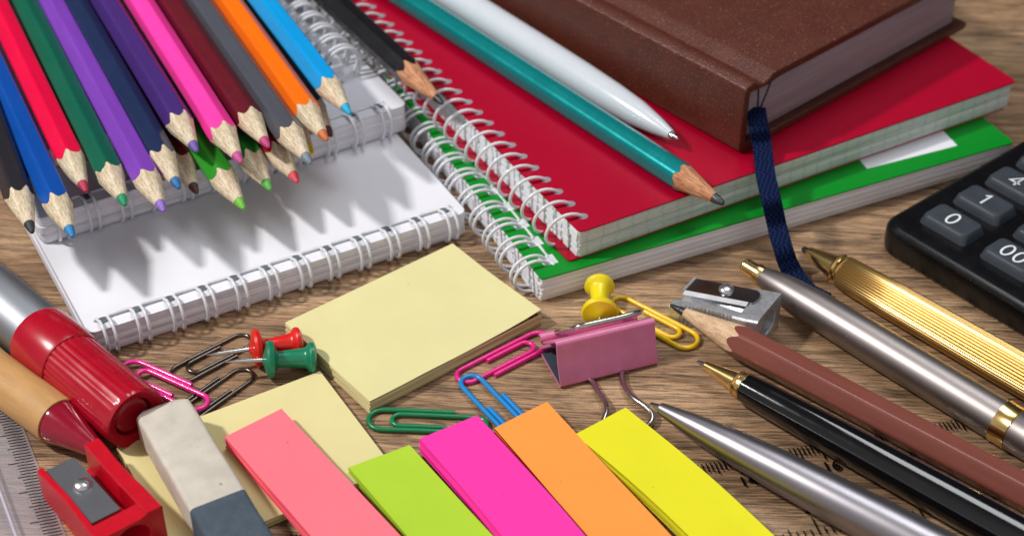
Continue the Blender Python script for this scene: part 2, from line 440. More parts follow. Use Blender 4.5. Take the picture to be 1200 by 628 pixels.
# ------------------------------------------------------------------ red marker and kraft pen
t = thing('marker_pen', 'thick marker pen with silver barrel and ribbed red cap', 'marker', axis((160, 491), 8.6, (0, 356), 8.8))
red = plastic('red_cap_plastic', 'aa0622', .26, coat=.35)
def ribs(r, k, x): return r*(1-(.03 if (k % 3 == 0) else 0.)*(1 if r > 7.6 else 0))
lathe_part(t, 'cap', [(9, 4.7), (1.2, 4.9), (1.0, 5.2), (.2, 6.9), (0, 7.3), (.5, 7.6), (1.6, 7.75), (26.0, 7.75), (26.4, 7.75)], red, 84, ribs, 30)
lathe_part(t, 'cap_collar', [(26.0, 7.4), (26.2, 8.0), (27.2, 8.3), (38.6, 8.55), (39.4, 8.3), (39.5, 7.4)], red, 64)
lathe_part(t, 'cap_core', [(1.6, .1), (1.4, 3.6), (1.9, 4.4), (9, 4.6)], plastic('red_core_plastic', '98061e', .35), 40)
lathe_part(t, 'barrel', [(39, 7.5), (39.5, 7.75), (130, 7.75)], metal('silver_marker_barrel', '94979d', .5), 64)

t = thing('kraft_pen', 'kraft cardboard pen with a glossy dark red tapered end', 'pen', axis((69, 494), 5.8, (-20, 429), 5.8))
lathe_part(t, 'barrel', [(0, 5.0), (.05, 5.75), (120, 5.75)], surf('kraft_card', 'b98c56', .6, 0, .17, (60, 400, 400), .3, (300, 900, 900), .0002, specks=(1500, .72, (.25, .16, .08))), 48)
lathe_part(t, 'tapered_end', [(-14.5, 1.4), (-14, 2.0), (-8, 3.4), (-.8, 5.25), (0, 5.35), (1, 5.3)], plastic('dark_red_gloss', '8e0a28', .15, coat=.4), 48)

# ------------------------------------------------------------------ sticky notes and flags
def pad(name, label, cat, M, w, l, h, col, dark, group=None, bend=None, period=.3, topcol=None, lift=0., nx=10, ny=14):
    """stack of sheets: X = width, Y = length (into +Y), with slightly wavy sheets on the sides"""
    t = thing(name, label, cat, M, group)
    side = paper_edges('edges_'+name, col, dark, .55, amount=.9)
    top = surf('paper_'+name, topcol or col, .75, 0, .03, g3(70), .16, g3(1100), .0002, spec=.25, specks=(650, .76, scl(lin(col), .55)))
    rnd = random.Random(label)
    ph = [rnd.uniform(0, 6.28) for _ in range(4)]
    b = MB(); rings = []
    def P(x, y, z):
        dx, dy, dz = bend(x, y, z) if bend else (0, 0, 0)
        return (x+dx, y+dy, z+dz)
    lv = 13
    for k in range(lv):
        z = h*k/(lv-1)
        ox = .17*math.sin(ph[0]+k*1.3)+.15*math.sin(ph[1]+k*3.1); oy = .17*math.sin(ph[2]+k*1.7)+.15*math.sin(ph[3]+k*2.9)
        ring = [P(x/nx*w+ox, oy, z) for x in range(nx)] + [P(w+ox, y/ny*l+oy, z) for y in range(ny)] + \
               [P(w-x/nx*w+ox, l+oy, z) for x in range(nx)] + [P(ox, l-y/ny*l+oy, z) for y in range(ny)]
        rings.append(ring)
    b.rings(rings, True, True, False)
    b.build('sheet_stack', side, t, 50)
    s = MB(); vs = []; fs = []
    for zz in (h+.03, h+.13):
        for j in range(ny+1):
            for i in range(nx+1):
                x = i/nx*w; y = j/ny*l
                up = (lift*max(0, (x/w-.55)/.45)**2*max(0, 1-y/l*1.6)**1 if lift else 0) + .05*math.sin(x*.35+ph[0])*math.sin(y*.22+ph[1]) + .05
                vs.append(P(x, y, zz+up))
    m = (nx+1)*(ny+1)
    for j in range(ny):
        for i in range(nx):
            q = j*(nx+1)+i; f = (q, q+1, q+nx+2, q+nx+1)
            fs.append(tuple(v+m for v in f)); fs.append(f[::-1])
    per = [i for i in range(nx)] + [j*(nx+1)+nx for j in range(ny)] + [ny*(nx+1)+i for i in range(nx, 0, -1)] + [j*(nx+1) for j in range(ny, 0, -1)]
    for a_, b_ in zip(per, per[1:]+per[:1]): fs.append((a_, b_, b_+m, a_+m))
    s.add(vs, fs).build('top_sheet', top, t, 50)
    return t

M, w = flat((433, 470.5), (634, 367), 0.02, 3.6)
pad('sticky_note_pad', 'thick pale yellow sticky note pad lying alone beside the spiral notepad', 'sticky notes', M, w, 36.6, 3.45, 'd8cc98', 'a08c62', lift=1.1, topcol='ddd49c', period=.35)
M, w = flat((375, 435), (137, 525), 0.02, 2.)
pad('sticky_note_pad', 'thin pale yellow sticky note pad under the eraser and the coral flags', 'sticky notes', M, w, 38., 1.9, 'd8cc94', 'b09f68', topcol='ddd298')

def strip(label, tl, tr, br, z0, h, col, dark, bulge=0., L=50.):
    a = at(*tl, z0+h); b = at(*tr, z0+h); c = at(*br, z0+h)
    x = (b-a); w = x.length
    down = (c-b).normalized()
    # frame: Y runs up the strip (away), X across; skew keeps the measured lean of the flag pile
    up = -down
    M = mtx((b.x+down.x*L, b.y+down.y*L, z0), V((up.y, -up.x, 0)))
    M = M @ Matrix.Translation(V((-15, 0, 0))*S)
    sk = math.atan2(x.y, x.x) - math.atan2(-up.x, up.y)
    tn = math.tan(sk)
    return pad('index_flags', label, 'index flags', M, 15., L, h, col, dark, 'neon index flags in a row', lift=.5,
               bend=lambda X, Y, Z: (bulge*math.sin(math.pi*Y/L), (X-15)*tn*(Y/L), .0), period=.3, nx=6, ny=16)
strip('coral pink pile of index flags lying on the pale yellow pad beside the eraser', (264, 512), (330, 479), (468, 628), 2.1, 3.6, 'ff7584', 'd8324c')
strip('lime green pile of index flags between the coral and magenta piles', (411.5, 547), (480, 521.5), (577, 628), .9, 2.6, 'acd034', '6c8a1c')
strip('magenta pile of index flags between the lime and orange piles', (492.5, 514), (559, 487), (684, 628), .9, 4.2, 'ff36a6', 'c81478', .4)
strip('orange pile of index flags between the magenta and yellow piles', (577, 503), (641, 471), (785, 628), .9, 3.0, 'ff9a44', 'c86820')
strip('yellow pile of index flags next to the satin silver ballpoint', (678, 507), (733, 478), (905, 628), .9, 3.0, 'e4de22', 'a09a10', .9)

# ------------------------------------------------------------------ eraser
A, w = flat((222, 597.5), (288, 572), 2.2, 11.)
t = thing('eraser', 'worn two-tone eraser, white with a blue grey end, lying on the thin yellow pad', 'eraser', A)
def eraser_part(name, y0, y1, mat, worn0, worn1):
    b = MB(); rr = []
    n = 14
    for k in range(n+1):
        y = y0+(y1-y0)*k/n
        e = 0.
        if worn1: e = max(0, (y-(y1-2.2))/2.2)
        if worn0: e = max(0, ((y0+1.6)-y)/1.6)
        ins = 1.5*(1-math.sqrt(max(0, 1-min(1, e)**2)))
        poly = rbox_poly(ins-.05*math.sin(y*.4), 12.7-ins+.06*math.sin(y*.3), ins*.8, 8.9-ins+.08*math.sin(y*.5+1), 1.1, 4)
        rr.append([(x, y, z) for x, z in poly])
    b.rings(rr).build(name, mat, t, 60)
er_w = surf('white_rubber', 'c6beb2', .85, 0, .1, g3(200), .2, g3(700), .0003, specks=(420, .70, (.33, .31, .29)), spec=.2)
er_b = surf('blue_grey_rubber', '48535f', .8, 0, .15, g3(300), .5, g3(900), .0003, spec=.25)
eraser_part('white_half', 0, 35.5, er_w, False, True)
eraser_part('abrasive_half', -20, 0, er_b, True, False)

# ------------------------------------------------------------------ notebooks
def coil_twin(n, s0, pitch, gap, cu, cz, ru, rz, a0=15, a1=320, mapf=None, r=.5, m=22):
    pts = []; rnd = random.Random(n*7+int(pitch*10))
    for i in range(n):
        s = s0+i*pitch+rnd.uniform(-.12, .12); k1 = rnd.uniform(-.18, .18); k2 = rnd.uniform(-.12, .2)
        dn = [(s-gap/2+k1*math.sin(math.pi*k/m), cu+ru*math.cos(R(a)), cz+(rz+k2)*math.sin(R(a))+(k2 if a > 180 else 0)*0) for k, a in [(k, a0+(a1-a0)*k/m) for k in range(m+1)]]
        up = [(s+gap/2+k1*math.sin(math.pi*(m-k)/m), y, z) for k, (_, y, z) in enumerate(reversed(dn))]
        q = dn[0]; lift = .35
        pts += [(s-gap/2-.9, q[1]+.9, q[2]+lift*.4), (s-gap/2-.25, q[1]+.6, q[2]+lift)] + dn
        e_ = dn[-1]
        pts += [(s-gap*.25, e_[1]+.35, e_[2]+.05), (s+gap*.25, e_[1]+.35, e_[2]+.05)] + up
        pts += [(s+gap/2+.25, q[1]+.6, q[2]+lift), (s+gap/2+.9, q[1]+.9, q[2]+lift*.4)]
    return MB().tube([mapf(*p) for p in pts], r, 7)
def coil_helix(n, s0, pitch, cu, cz, ru, rz, mapf, r=.55, m=26, tail=True):
    pts = []
    for k in range(n*m+1):
        a = 2*math.pi*k/m
        pts.append((s0+pitch*k/m, cu+ru*math.cos(a), cz+rz*math.sin(a)))
    return MB().tube([mapf(*p) for p in pts], r, 7)

def holes(mb, n, s0, pitch, u, z, hw, hu, mapf, mi=1):
    for i in range(n):
        s = s0+i*pitch
        pts = [(s+hw*math.cos(R(a)), u+hu*math.sin(R(a)), z) for a in range(0, 360, 30)]
        mb.add([mapf(*p) for p in pts], [tuple(range(12))], mi)

def slabs(mb, x0, x1, y0, y1, z0, z1, n, j, r=2., seed=0, mi=0):
    rnd = random.Random(seed)
    for k in range(n):
        a = z0+(z1-z0)*k/n; b = z0+(z1-z0)*(k+1)/n
        d = [rnd.uniform(-j, j) for _ in range(4)]
        e = min(.28, (b-a)*.3)
        P0 = rbox_poly(x0+d[0]+e*.6, x1+d[1]-e*.6, y0+d[2]+e*.6, y1+d[3]-e*.6, r, 5); P1 = rbox_poly(x0+d[0], x1+d[1], y0+d[2], y1+d[3], r, 5)
        mb.rings([[(x, y, a+.01) for x, y in P0], [(x, y, a+e) for x, y in P1], [(x, y, b-e) for x, y in P1], [(x, y, b-.01) for x, y in P0]], mi=mi)

# two white notepads bound along their front edge
def white_pad(label, M, w, L, z, n, s0, tint):
    t = thing('spiral_notepad', label, 'notepad', M, 'white wire-bound notepads')
    b = MB(); slabs(b, 0, w, 0, L, .3, z-.35, 3, .22, 2., n)
    b.build('page_block', M_EDGE, t, 35)
    c = MB(); poly = rbox_poly(0, w, -.15, L, 2.2, 6)
    c.rings([[(x, y, z-.33) for x, y in poly], [(x, y, z-.05) for x, y in poly]])
    mf = lambda s, u, zz: (s, u, zz)
    holes(c, n, s0, 8.47, 3.3, z-.02, 1.6, 1.35, mf)
    c.build('cover_sheet', [tint, M_HOLE], t, 40)
    coil_twin(n, s0, 8.47, 2.4, .75, z*.5+.75, 3.7, z*.5+.4, 52, 318, mf, .43).build('wire_binding', M_WIRE, t, 60)
    return t
M, w = flat((104, 391), (547, 248), 0.02, 7.7)
white_pad('white wire-bound notepad lying flat on the table with pencil shadows across its blank page', M, w, 148, 7.7, 12, 4.6, M_PAGE)
M, w = flat((44, 257), (477, 122.5), 7.75, 16.4)
white_pad('white wire-bound notepad directly under the coloured pencil tips, stacked on another notepad', M, w, 120, 8.6, 12, 5.4, surf('grey_white_cover', 'dcdce4', .35, 0, .02, g3(60), .05))

# third white pad with a big coil on its side, lying on the second
a = at(404, 76, 22.4); bdir = at(331, 0, 22.4)-a
M = mtx((a.x, a.y, 16.6), bdir)          # X runs along the coil edge, away from the camera; pad lies to +Y
t = thing('spiral_notepad', 'white notepad with a thick double coil beside the sky blue pencil', 'notepad', M, 'white wire-bound notepads')
b = MB(); slabs(b, 0, 130, 0, 90, .2, 5.4, 3, .2, 1.5, 3); b.build('page_block', M_EDGE, t, 35)
c = MB(); poly = rbox_poly(-.1, 130, -.1, 90, 2, 5); c.rings([[(x, y, 5.42) for x, y in poly], [(x, y, 5.75) for x, y in poly]])
mf = lambda s, u, z: (s, u, z)
holes(c, 9, 3.2, 7.2, 4.2, 5.78, 1.5, 1.5, mf); c.build('cover_sheet', [M_PAGE, M_HOLE], t, 40)
coil_twin(9, 3.2, 7.2, 1.9, -.6, 3.9, 5.4, 5.6, 24, 345, mf, .55, 30).build('wire_binding', M_WIRE, t, 60)

# green notebook
o = at(634, 327, 7.7)
t = thing('spiral_notebook', 'green covered spiral notebook at the bottom of the stack', 'notebook', ang((o.x, o.y), 24.8, .02))
b = MB(); slabs(b, 0, 147, 0, 205, .05, 7.3, 5, .3, .6, 11)
b.build('page_block', [paper_edges('white_sections', 'f0f0f5', 'd0ced6', .9, amount=.6)], t, 35)
mfy = lambda s, u, z: (u, s, z)
c = MB(); poly = rbox_poly(0, 147.2, -.2, 205, .8, 3)
c.rings([[(x, y, 7.32) for x, y in poly], [(x, y, 7.72) for x, y in poly]])
for i in range(23):
    y = 6.2+i*8.47; c.add([(3.0, y-1.9, 7.74), (7.0, y-1.9, 7.74), (7.0, y+1.9, 7.74), (3.0, y+1.9, 7.74)], [(0, 1, 2, 3)], 1)
c.build('cover', [surf('green_cover_card', '008522', .34, 0, .03, g3(50), .03, g3(900), rvar=.02, spec=.25), surf('white_slot', 'cdd3d6', .6)], t, 40)
p = MB()
for i in range(40):
    y0 = 1+i*5.1
    for k in range(6):
        z = .5+k*1.15
        p.box(-.22-.12*random.random(), .3, y0+random.uniform(0, .8), y0+random.uniform(3.6, 5.3), z, z+random.uniform(.75, 1.12))
p.build('torn_margin', M_PERF, t, flat=True)
coil_twin(23, 6.2, 8.47, 2.4, .2, 5.0, 5.2, 4.6, 30, 330, mfy, .47, 26).build('wire_binding', M_WIRE, t, 60)
lb = MB(); q = [at(*p_, 7.9) for p_ in ((1005, 184), (1016, 197.5), (1122, 170.5), (1104, 152))]
inv = (ang((o.x, o.y), 24.8, .02)).inverted()
vs = [(inv @ (V(v)*S))/S for v in q]
lb.rings([[(v.x, v.y, 7.735) for v in vs], [(v.x, v.y, 7.80) for v in vs]]).build('paper_label', M_PAGE, t, flat=True)

# red notebook
o = at(679, 271.5, 17.)
MR = ang((o.x, o.y), 29.4, 7.85)
t = thing('spiral_notebook', 'red covered spiral notebook lying on the green one', 'notebook', MR)
h = 9.1
b = MB(); slabs(b, .4, 145, .2, 205, .5, h-.45, 2, .25, .8, 21)
b.build('page_block', M_EDGE_G, t, 35)
c = MB(); poly = rbox_poly(0, 146, -.2, 205, 1.6, 4)
c.rings([[(x, y, h-.42) for x, y in poly], [(x, y, h) for x, y in poly]])
holes(c, 31, 5.2, 6.2, 4.2, h+.02, 1.25, 1.35, mfy)
redc = surf('red_cover_card', 'a60028', .36, 0, .03, g3(50), .03, g3(900), rvar=.02, spec=.25)
c.build('cover', [redc, surf('steel_grey_eyelet', '8d8790', .4)], t, 40)
c = MB(); poly = rbox_poly(-2.6, 144.6, .5, 205, 1.2, 4); c.rings([[(x, y, .02) for x, y in poly], [(x, y, .46) for x, y in poly]])
c.build('back_cover', redc, t, 40)
p = MB()
for i in range(50):
    y0 = .6+i*4.05
    for k in range(9):
        z = .6+k*.87
        p.box(.05-.2*random.random(), .6, y0+random.uniform(0, .7), y0+random.uniform(2.8, 4.2), z, z+random.uniform(.55, .84))
p.build('torn_margin', M_PERF, t, flat=True)
coil_helix(31, 5.2-6.2*.13, 6.2, .3, h*.5+.5, 5.6, 5.5, mfy, .46).build('wire_binding', M_WIRE, t, 60)

# ------------------------------------------------------------------ brown hardcover book with ribbon
o = at(873, 117, 37.5); e = at(1130, 31, 18.2); bb = at(866, 181, 17.2)
hd = math.degrees(math.atan2(e.y-bb.y, e.x-bb.x))
BZ = 17.05
MBK = ang((bb.x, bb.y), hd, BZ)
t = thing('hardcover_book', 'dark brown leather diary with rounded spine lying on the red notebook', 'book', MBK)
H = 21.; W = 101.; LEN = 150.
top = [(0, 1.2), (.0, H-2.0), (.35, H-.9), (1.2, H-.25), (2.6, H), (4.0, H-.15), (5.6, H-1.35), (7.4, H-1.75), (9.2, H-1.1), (10.8, H-.05), (12.5, H+.12), (40, H+.15), (W-1, H+.1), (W, H-.5), (W, H-1.9), (W-.8, H-2.3), (14, H-2.3), (9, H-3.0), (2.5, H-2.6), (2.2, H-4)]
bot = [(2.2, 4.2), (2.6, 2.7), (14, 2.35), (W-.8, 2.35), (W, 1.9), (W, .5), (W-.8, .0), (12, 0), (8, .35), (2, .0), (.6, .3)]
prof = top + bot
b = MB()
rr = []
for y in (0, .5, 30, 80, LEN-.5, LEN):
    k = .0
    rr.append([(u, y, z) for u, z in prof])
b.rings(rr)
leather = surf('brown_leather', '53271b', .36, 0, .14, g3(160), .6, g3(1700), .0003, specks=(2000, .66, (.36, .17, .12)), spec=.5)
b.build('cover', leather, t, 30, bevel=.35)
g = MB(); slabs(g, 2.6, W-4, 2.6, LEN-3, 2.4, H-2.4, 1, 0, .4, 5)
g.build('page_block', paper_edges('diary_page_edges', '9f8f96', '80707a', .5, amount=.6), t, 35)
# ribbon: from the pages over both notebooks down to the table
W2L = MBK.inverted()
rib = [at(886, 128, 27), at(889, 150, 25), at(893, 170, 20.5), at(897, 205, 18.0), at(903, 232, 17.2), at(907, 250, 13.0), at(911, 268, 9.2), at(917, 290, 8.0), at(923, 308, 4.2), at(931, 322, 1.5), at(945, 340, .7), at(968, 352, .5)]
def catmull(pts, m=6):
    out = []
    P = [pts[0]]+list(pts)+[pts[-1]]
    for i in range(1, len(P)-2):
        for k in range(m):
            u = k/m; a, b_, c_, d = P[i-1:i+3]
            out.append(.5*((2*b_)+(c_-a)*u+(2*a-5*b_+4*c_-d)*u*u+(3*b_-a-3*c_+d)*u**3))
    out.append(P[-2]); return out
pts = catmull(rib, 10); n = len(pts); b = MB(); rr = []
for i, p_ in enumerate(pts):
    tg = (pts[min(n-1, i+1)]-pts[max(0, i-1)]).normalized()
    sd = V((1., .28, .05)); sd = (sd-tg*sd.dot(tg)).normalized()
    nn = sd.cross(tg).normalized()
    if nn.z < 0: nn = -nn
    wd = 2.6; th = .6
    ring = [p_+sd*wd*x+nn*y for x, y in ((-1, 0), (-.98, th), (-.5, th*1.3), (0, th*1.2), (.5, th*1.3), (.98, th), (1, 0), (0, -.05))]
    rr.append([(W2L @ (q*S))/S for q in ring])
def ribbon_mat():
    t2 = NT('navy_woven_ribbon')
    w1 = t2.new('ShaderNodeTexChecker'); w1.inputs['Scale'].default_value = 1.
    w1.inputs['Color1'].default_value = (*lin('040b24'), 1); w1.inputs['Color2'].default_value = (*lin('13244e'), 1)
    t2.link(t2.coords((1500, 1200, 1200), (0, 0, R(20))), w1.inputs['Vector'])
    nz = t2.noise(t2.coords(g3(900)), 1., 3.)
    c_ = t2.mix(.6, w1.outputs['Color'], t2.ramp(nz, [(.35, g3(.8)), (.65, g3(1.1))]), 'MULTIPLY')
    t2.link(c_, t2.b.inputs['Base Color']); t2.b.inputs['Roughness'].default_value = .9; t2.b.inputs['Specular IOR Level'].default_value = .12
    t2.bump(w1.outputs['Fac'], .3, .00015)
    return t2.m
M_RIB = ribbon_mat()
b.rings(rr).build('bookmark_ribbon', M_RIB, t, 50)
thp = catmull([V((x_, 2.35, z_)) for x_, z_ in ((4.6, 18.3), (7.5, 16.6), (11.5, 16.4), (13.2, 17.0), (12.6, 14.8), (10.4, 10.2), (9.3, 7.6), (8.9, 9.4), (8.6, 13.5), (8.0, 18.5))], 6)
MB().tube(thp, .2, 6).build('loose_thread', surf('navy_thread', '1a2140', .7), t, 60)

# ------------------------------------------------------------------ calculator
k0 = at(1117.5, 257, 12.); k1 = at(1191, 211, 12.); k00 = at(1184, 300, 12.)
hx = math.degrees(math.atan2(k00.y-k0.y, k00.x-k0.x))
uy = math.degrees(math.atan2(k1.y-k0.y, k1.x-k0.x))
MC = ang((k0.x, k0.y), (hx+uy-90)/2+1.5, .02)          # origin under the key 0, X = along a row, Y = up a column
t = thing('calculator', 'black desk calculator with dark grey number keys', 'calculator', MC)
b = MB()
x0, x1, y0, y1 = -13.8, 80, -12.8, 130
def cr(ins, z, r): return [(x, y, z) for x, y in rbox_poly(x0+ins, x1-ins, y0+ins, y1-ins, r, 8)]
b.rings([cr(1.6, 0, 3.5), cr(.4, 1.5, 5), cr(0, 3.5, 5.5), cr(0, 7.4, 5.5), cr(.2, 8.3, 5.4), cr(.65, 8.95, 5.2), cr(1.3, 9.3, 4.8), cr(2.2, 9.4, 4.4), cr(4.0, 9.4, 3.6)])
b.build('case', plastic('black_case_plastic', '08080b', .27, var=.1, bump=.06, bs=g3(2500), spec=.4), t, 25)
M_KEY = plastic('grey_key_plastic', '343a43', .45, var=.08, bump=.2, bs=g3(3000))
M_NUM = plastic('white_key_print', 'dfe5ea', .5)
keys = {(0, 0): '0', (1, 0): '00', (2, 0): '.', (0, 1): '1', (1, 1): '2', (2, 1): '3', (0, 2): '4', (1, 2): '5', (2, 2): '6', (0, 3): '7', (1, 3): '8', (2, 3): '9'}
for (ix, iy), s in keys.items():
    if ix == 2 and iy < 1: continue
    kx = ix*19.3; ky = iy*13.5
    b = MB(); rr = []
    for ins, z, r in ((-.35, 9.2, 1.6), (0, 10.2, 1.7), (.3, 11.4, 1.7), (.7, 11.9, 1.5), (1.3, 12.0, 1.2), (2.6, 11.9, .9)):
        rr.append([(x+kx, y+ky, z) for x, y in rbox_poly(-7.2+ins, 7.2-ins, -4.5+ins, 4.5-ins, r, 5)])
    k = b.rings(rr).build('key', M_KEY, t, 30)
    n_ = MB(); (add_strokes(n_, s, 4.9, Matrix.Translation((kx-.2, ky, 12.06))) if all(c in GL for c in s) else add_text(n_, s, 6.6, Matrix.Translation((kx-.2, ky, 12.0))))
    n_.build('key_numeral', M_NUM, k, flat=True)

# ------------------------------------------------------------------ paper clips
def clip(label, big, small, mirror, col, r=.62, z=.65, L=None, W=6.6, group='paper clips scattered on the table', metal_=False, tilt=0.):
    a = at(*big, z); c = at(*small, z); d = c-a
    L = L or d.length
    M = mtx((a.x, a.y, z), d)
    t = tag(MB_clip(L, W, r, -1 if mirror else 1, tilt).build('paper_clip', (surf('dark_clip_steel', '6c645d', .25, 1., .03, g3(300), 0, rvar=.02) if metal_ else plastic('clip_coat_'+col, col, .3, coat=.3, bump=0)), None, 60), label, 'paper clip', group)
    t.matrix_world = M
    return t
def MB_clip(L, W, r, sg, tilt=0.):
    p = []
    def arc(cx, cy, rad, a0, a1, m=14):
        for k in range(m+1):
            a = R(a0+(a1-a0)*k/m); p.append((cx+rad*math.cos(a), cy+rad*math.sin(a)))
    h = W/2; g = 2*r+.12
    p.append((L*.72, -h))
    arc(h, 0, h, 270, 90)
    h2 = (W-g)/2; arc(L-h2, h-h2, h2, 90, -90)
    h3 = (W-2*g)/2; arc(L*.2+h3, h-g-h3, h3, 270, 90)
    p.append((L*.66, h-g))
    q = []
    for (xa, ya), (xb, yb) in zip(p, p[1:]):
        m = max(1, int(math.hypot(xb-xa, yb-ya)/2.5))
        q += [(xa+(xb-xa)*k/m, ya+(yb-ya)*k/m) for k in range(m)]
    q.append(p[-1])
    return MB().tube([(x, sg*y, .35*math.sin(x/L*5)*(1 if tilt == 0 else 0)*.3+tilt*x) for x, y in q], r, 9)
clip('hot pink paper clip between the yellow sticky pad and the binder clip', (644, 394), (540, 446), True, 'e01f86')
a = at(549, 441, 1.4); bd_ = at(693+0, 590, 1.4)
clip('bright blue paper clip sticking out from under the orange flags', (648, 545), (549, 440), False, '1484cc', z=1.3)
clip('dark green paper clip behind the magenta flags', (432, 491), (571, 496), True, '067848')
clip('yellow paper clip leaning behind the pink binder clip', (815, 404), (717, 352), True, 'f0c408')
clip('hot pink paper clip partly under the red marker cap', (143, 429), (243, 473), True, 'ea2b94', z=1.6)
clip('dark steel paper clip lying under the red push pin', (203, 444), (294, 396), False, '6e665f', .5, .55, metal_=True)
clip('dark steel paper clip lying under the green push pin near the eraser', (206, 494), (291, 433), True, '6e665f', .5, .55, metal_=True)

# ------------------------------------------------------------------ push pins
def pin(label, tip, zt, head, zh, col):
    t = thing('push_pin', label, 'push pin', axis(tip, zt, head, zh), 'push pins')
    pl = plastic('pin_plastic_'+col, col, .3, coat=.2)
    a = at(*tip, zt); b_ = at(*head, zh); L = (b_-a).length; f = L-12.0
    lathe_part(t, 'grip', [(f-1.0, .8), (f-.6, 1.5), (f, 3.6), (f+.15, 4.3), (f+.8, 4.75), (f+1.8, 4.4), (f+2.3, 2.6), (f+2.9, 1.95), (f+5, 2.1), (f+9, 2.5), (f+9.6, 2.8), (f+10.0, 3.5), (f+10.6, 3.85), (f+11.4, 3.7), (f+11.9, 2.9), (f+12, 1)], pl, 40, sharp=35)
    lathe_part(t, 'needle', [(0, .08), (1.5, .32), (3, .5), (f, .55)], M_CHROME, 14)
    return t
pin('red push pin lying on its side behind the green push pin', (242, 416), 5.6, (354, 400.5), 3.9, 'd81a10')
pin('dark green push pin lying on its side against the yellow sticky pad', (262, 424), 5.6, (371, 418.5), 3.9, '0a7a58')
pin('yellow push pin lying behind the pink binder clip with its needle towards it', (703.5, 404), 3.4, (702.5, 332), 4.2, 'ecd60c')

# ------------------------------------------------------------------ pink binder clip
M, w = flat((657, 456), (771, 428), .1, .1)
t = thing('binder_clip', 'pink binder clip with silver wire handles', 'binder clip', M)
def offs(pr, th):
    out = []
    for i, p_ in enumerate(pr):
        a = V(pr[max(0, i-1)]); b_ = V(pr[min(len(pr)-1, i+1)]); d = (b_-a).normalized(); out.append((p_[0]-d.y*th, p_[1]+d.x*th))
    return out
def rollc(cx, cy, r, a0, a1, m=10): return [(cx+r*math.cos(R(a0+(a1-a0)*k/m)), cy+r*math.sin(R(a0+(a1-a0)*k/m))) for k in range(m+1)]
# profile in (y back, z up): lower lip roll, lower side, folded spine, upper side, upper lip roll
pr = rollc(13.6, 1.15, 1.05, 120, -90, 9)[::1] + [(9, .12), (4, .1), (1.0, .1)] + rollc(1.0, 1.1, 1.0, 270, 165, 6) + [(2.0, 6), (3.1, 10.2)] + rollc(4.1, 10.6, 1.0, 165, 60, 6) + [(8, 8.6), (12, 5.2)] + rollc(14.2, 4.5, 1.15, 235, 20+0, 9)
ins = offs(pr, -.45)
b = MB(); n = len(pr)
poly = pr + ins[::-1]
for xs in ((0, .3, w*.5, w-.3, w),):
    b.rings([[(x, y, z) for y, z in poly] for x in xs])
pinkm = surf('pink_enamel', 'd678a2', .4, 0, .06, g3(300), .15, g3(900), coat=.15)
b.build('clip_body', pinkm, t, 35)
ib = MB(); ip = offs(pr[8:-8], -.47)
ib.rings([[(x, y, z) for y, z in ip+offs(pr[8:-8], -.52)[::-1]] for x in (.15, w-.15)])
ib.build('inner_face', surf('blue_grey_steel', '566472', .4, .5), t, 35)
M_W = metal('clip_wire', 'bdb6b2', .22, False)
# handle lying back over the top lip
cx = w*.5
hp = [(cx-9, 14.4, 4.6), (cx-8.4, 13.8, 5.4), (cx-7.6, 10.5, 8.6), (cx-6.8, 7.5, 11.3), (cx-5, 6.2, 12.6), (cx-1, 5.8, 12.9), (cx+4, 5.7, 12.9), (cx+8.5, 6.0, 12.8), (cx+10.2, 7.2, 11.8), (cx+9.8, 10.5, 8.6), (cx+9.2, 13.6, 5.4), (cx+9, 14.4, 4.6)]
b = MB().tube(catmull([V(q) for q in hp], 8), .75, 9); b.build('wire_handle', M_W, t, 60)
# handle folded under the clip and out to the front
hp = [(cx-7.2, 13.6, .75), (cx-6.8, 6, .75)] + [tuple((M.inverted() @ (at(px_, py_, z_)*S))/S) for px_, py_, z_ in ((693, 446, .8), (700, 458, 1.1), (709, 471, 1.5), (711, 482, 1.5), (707, 496, 1.1), (712, 509, .9), (728, 512, .9), (748, 506, .9), (762, 496, 1.1), (764, 486, 1.5), (757, 477, 1.7), (742, 466, 1.6), (733, 455, 1.2), (729, 441, .9))] + [(cx+6.2, 6, .75), (cx+7, 13.6, .75)]
b = MB().tube(catmull([V(q) for q in hp], 8), .72, 9); b.build('wire_handle', M_W, t, 60)

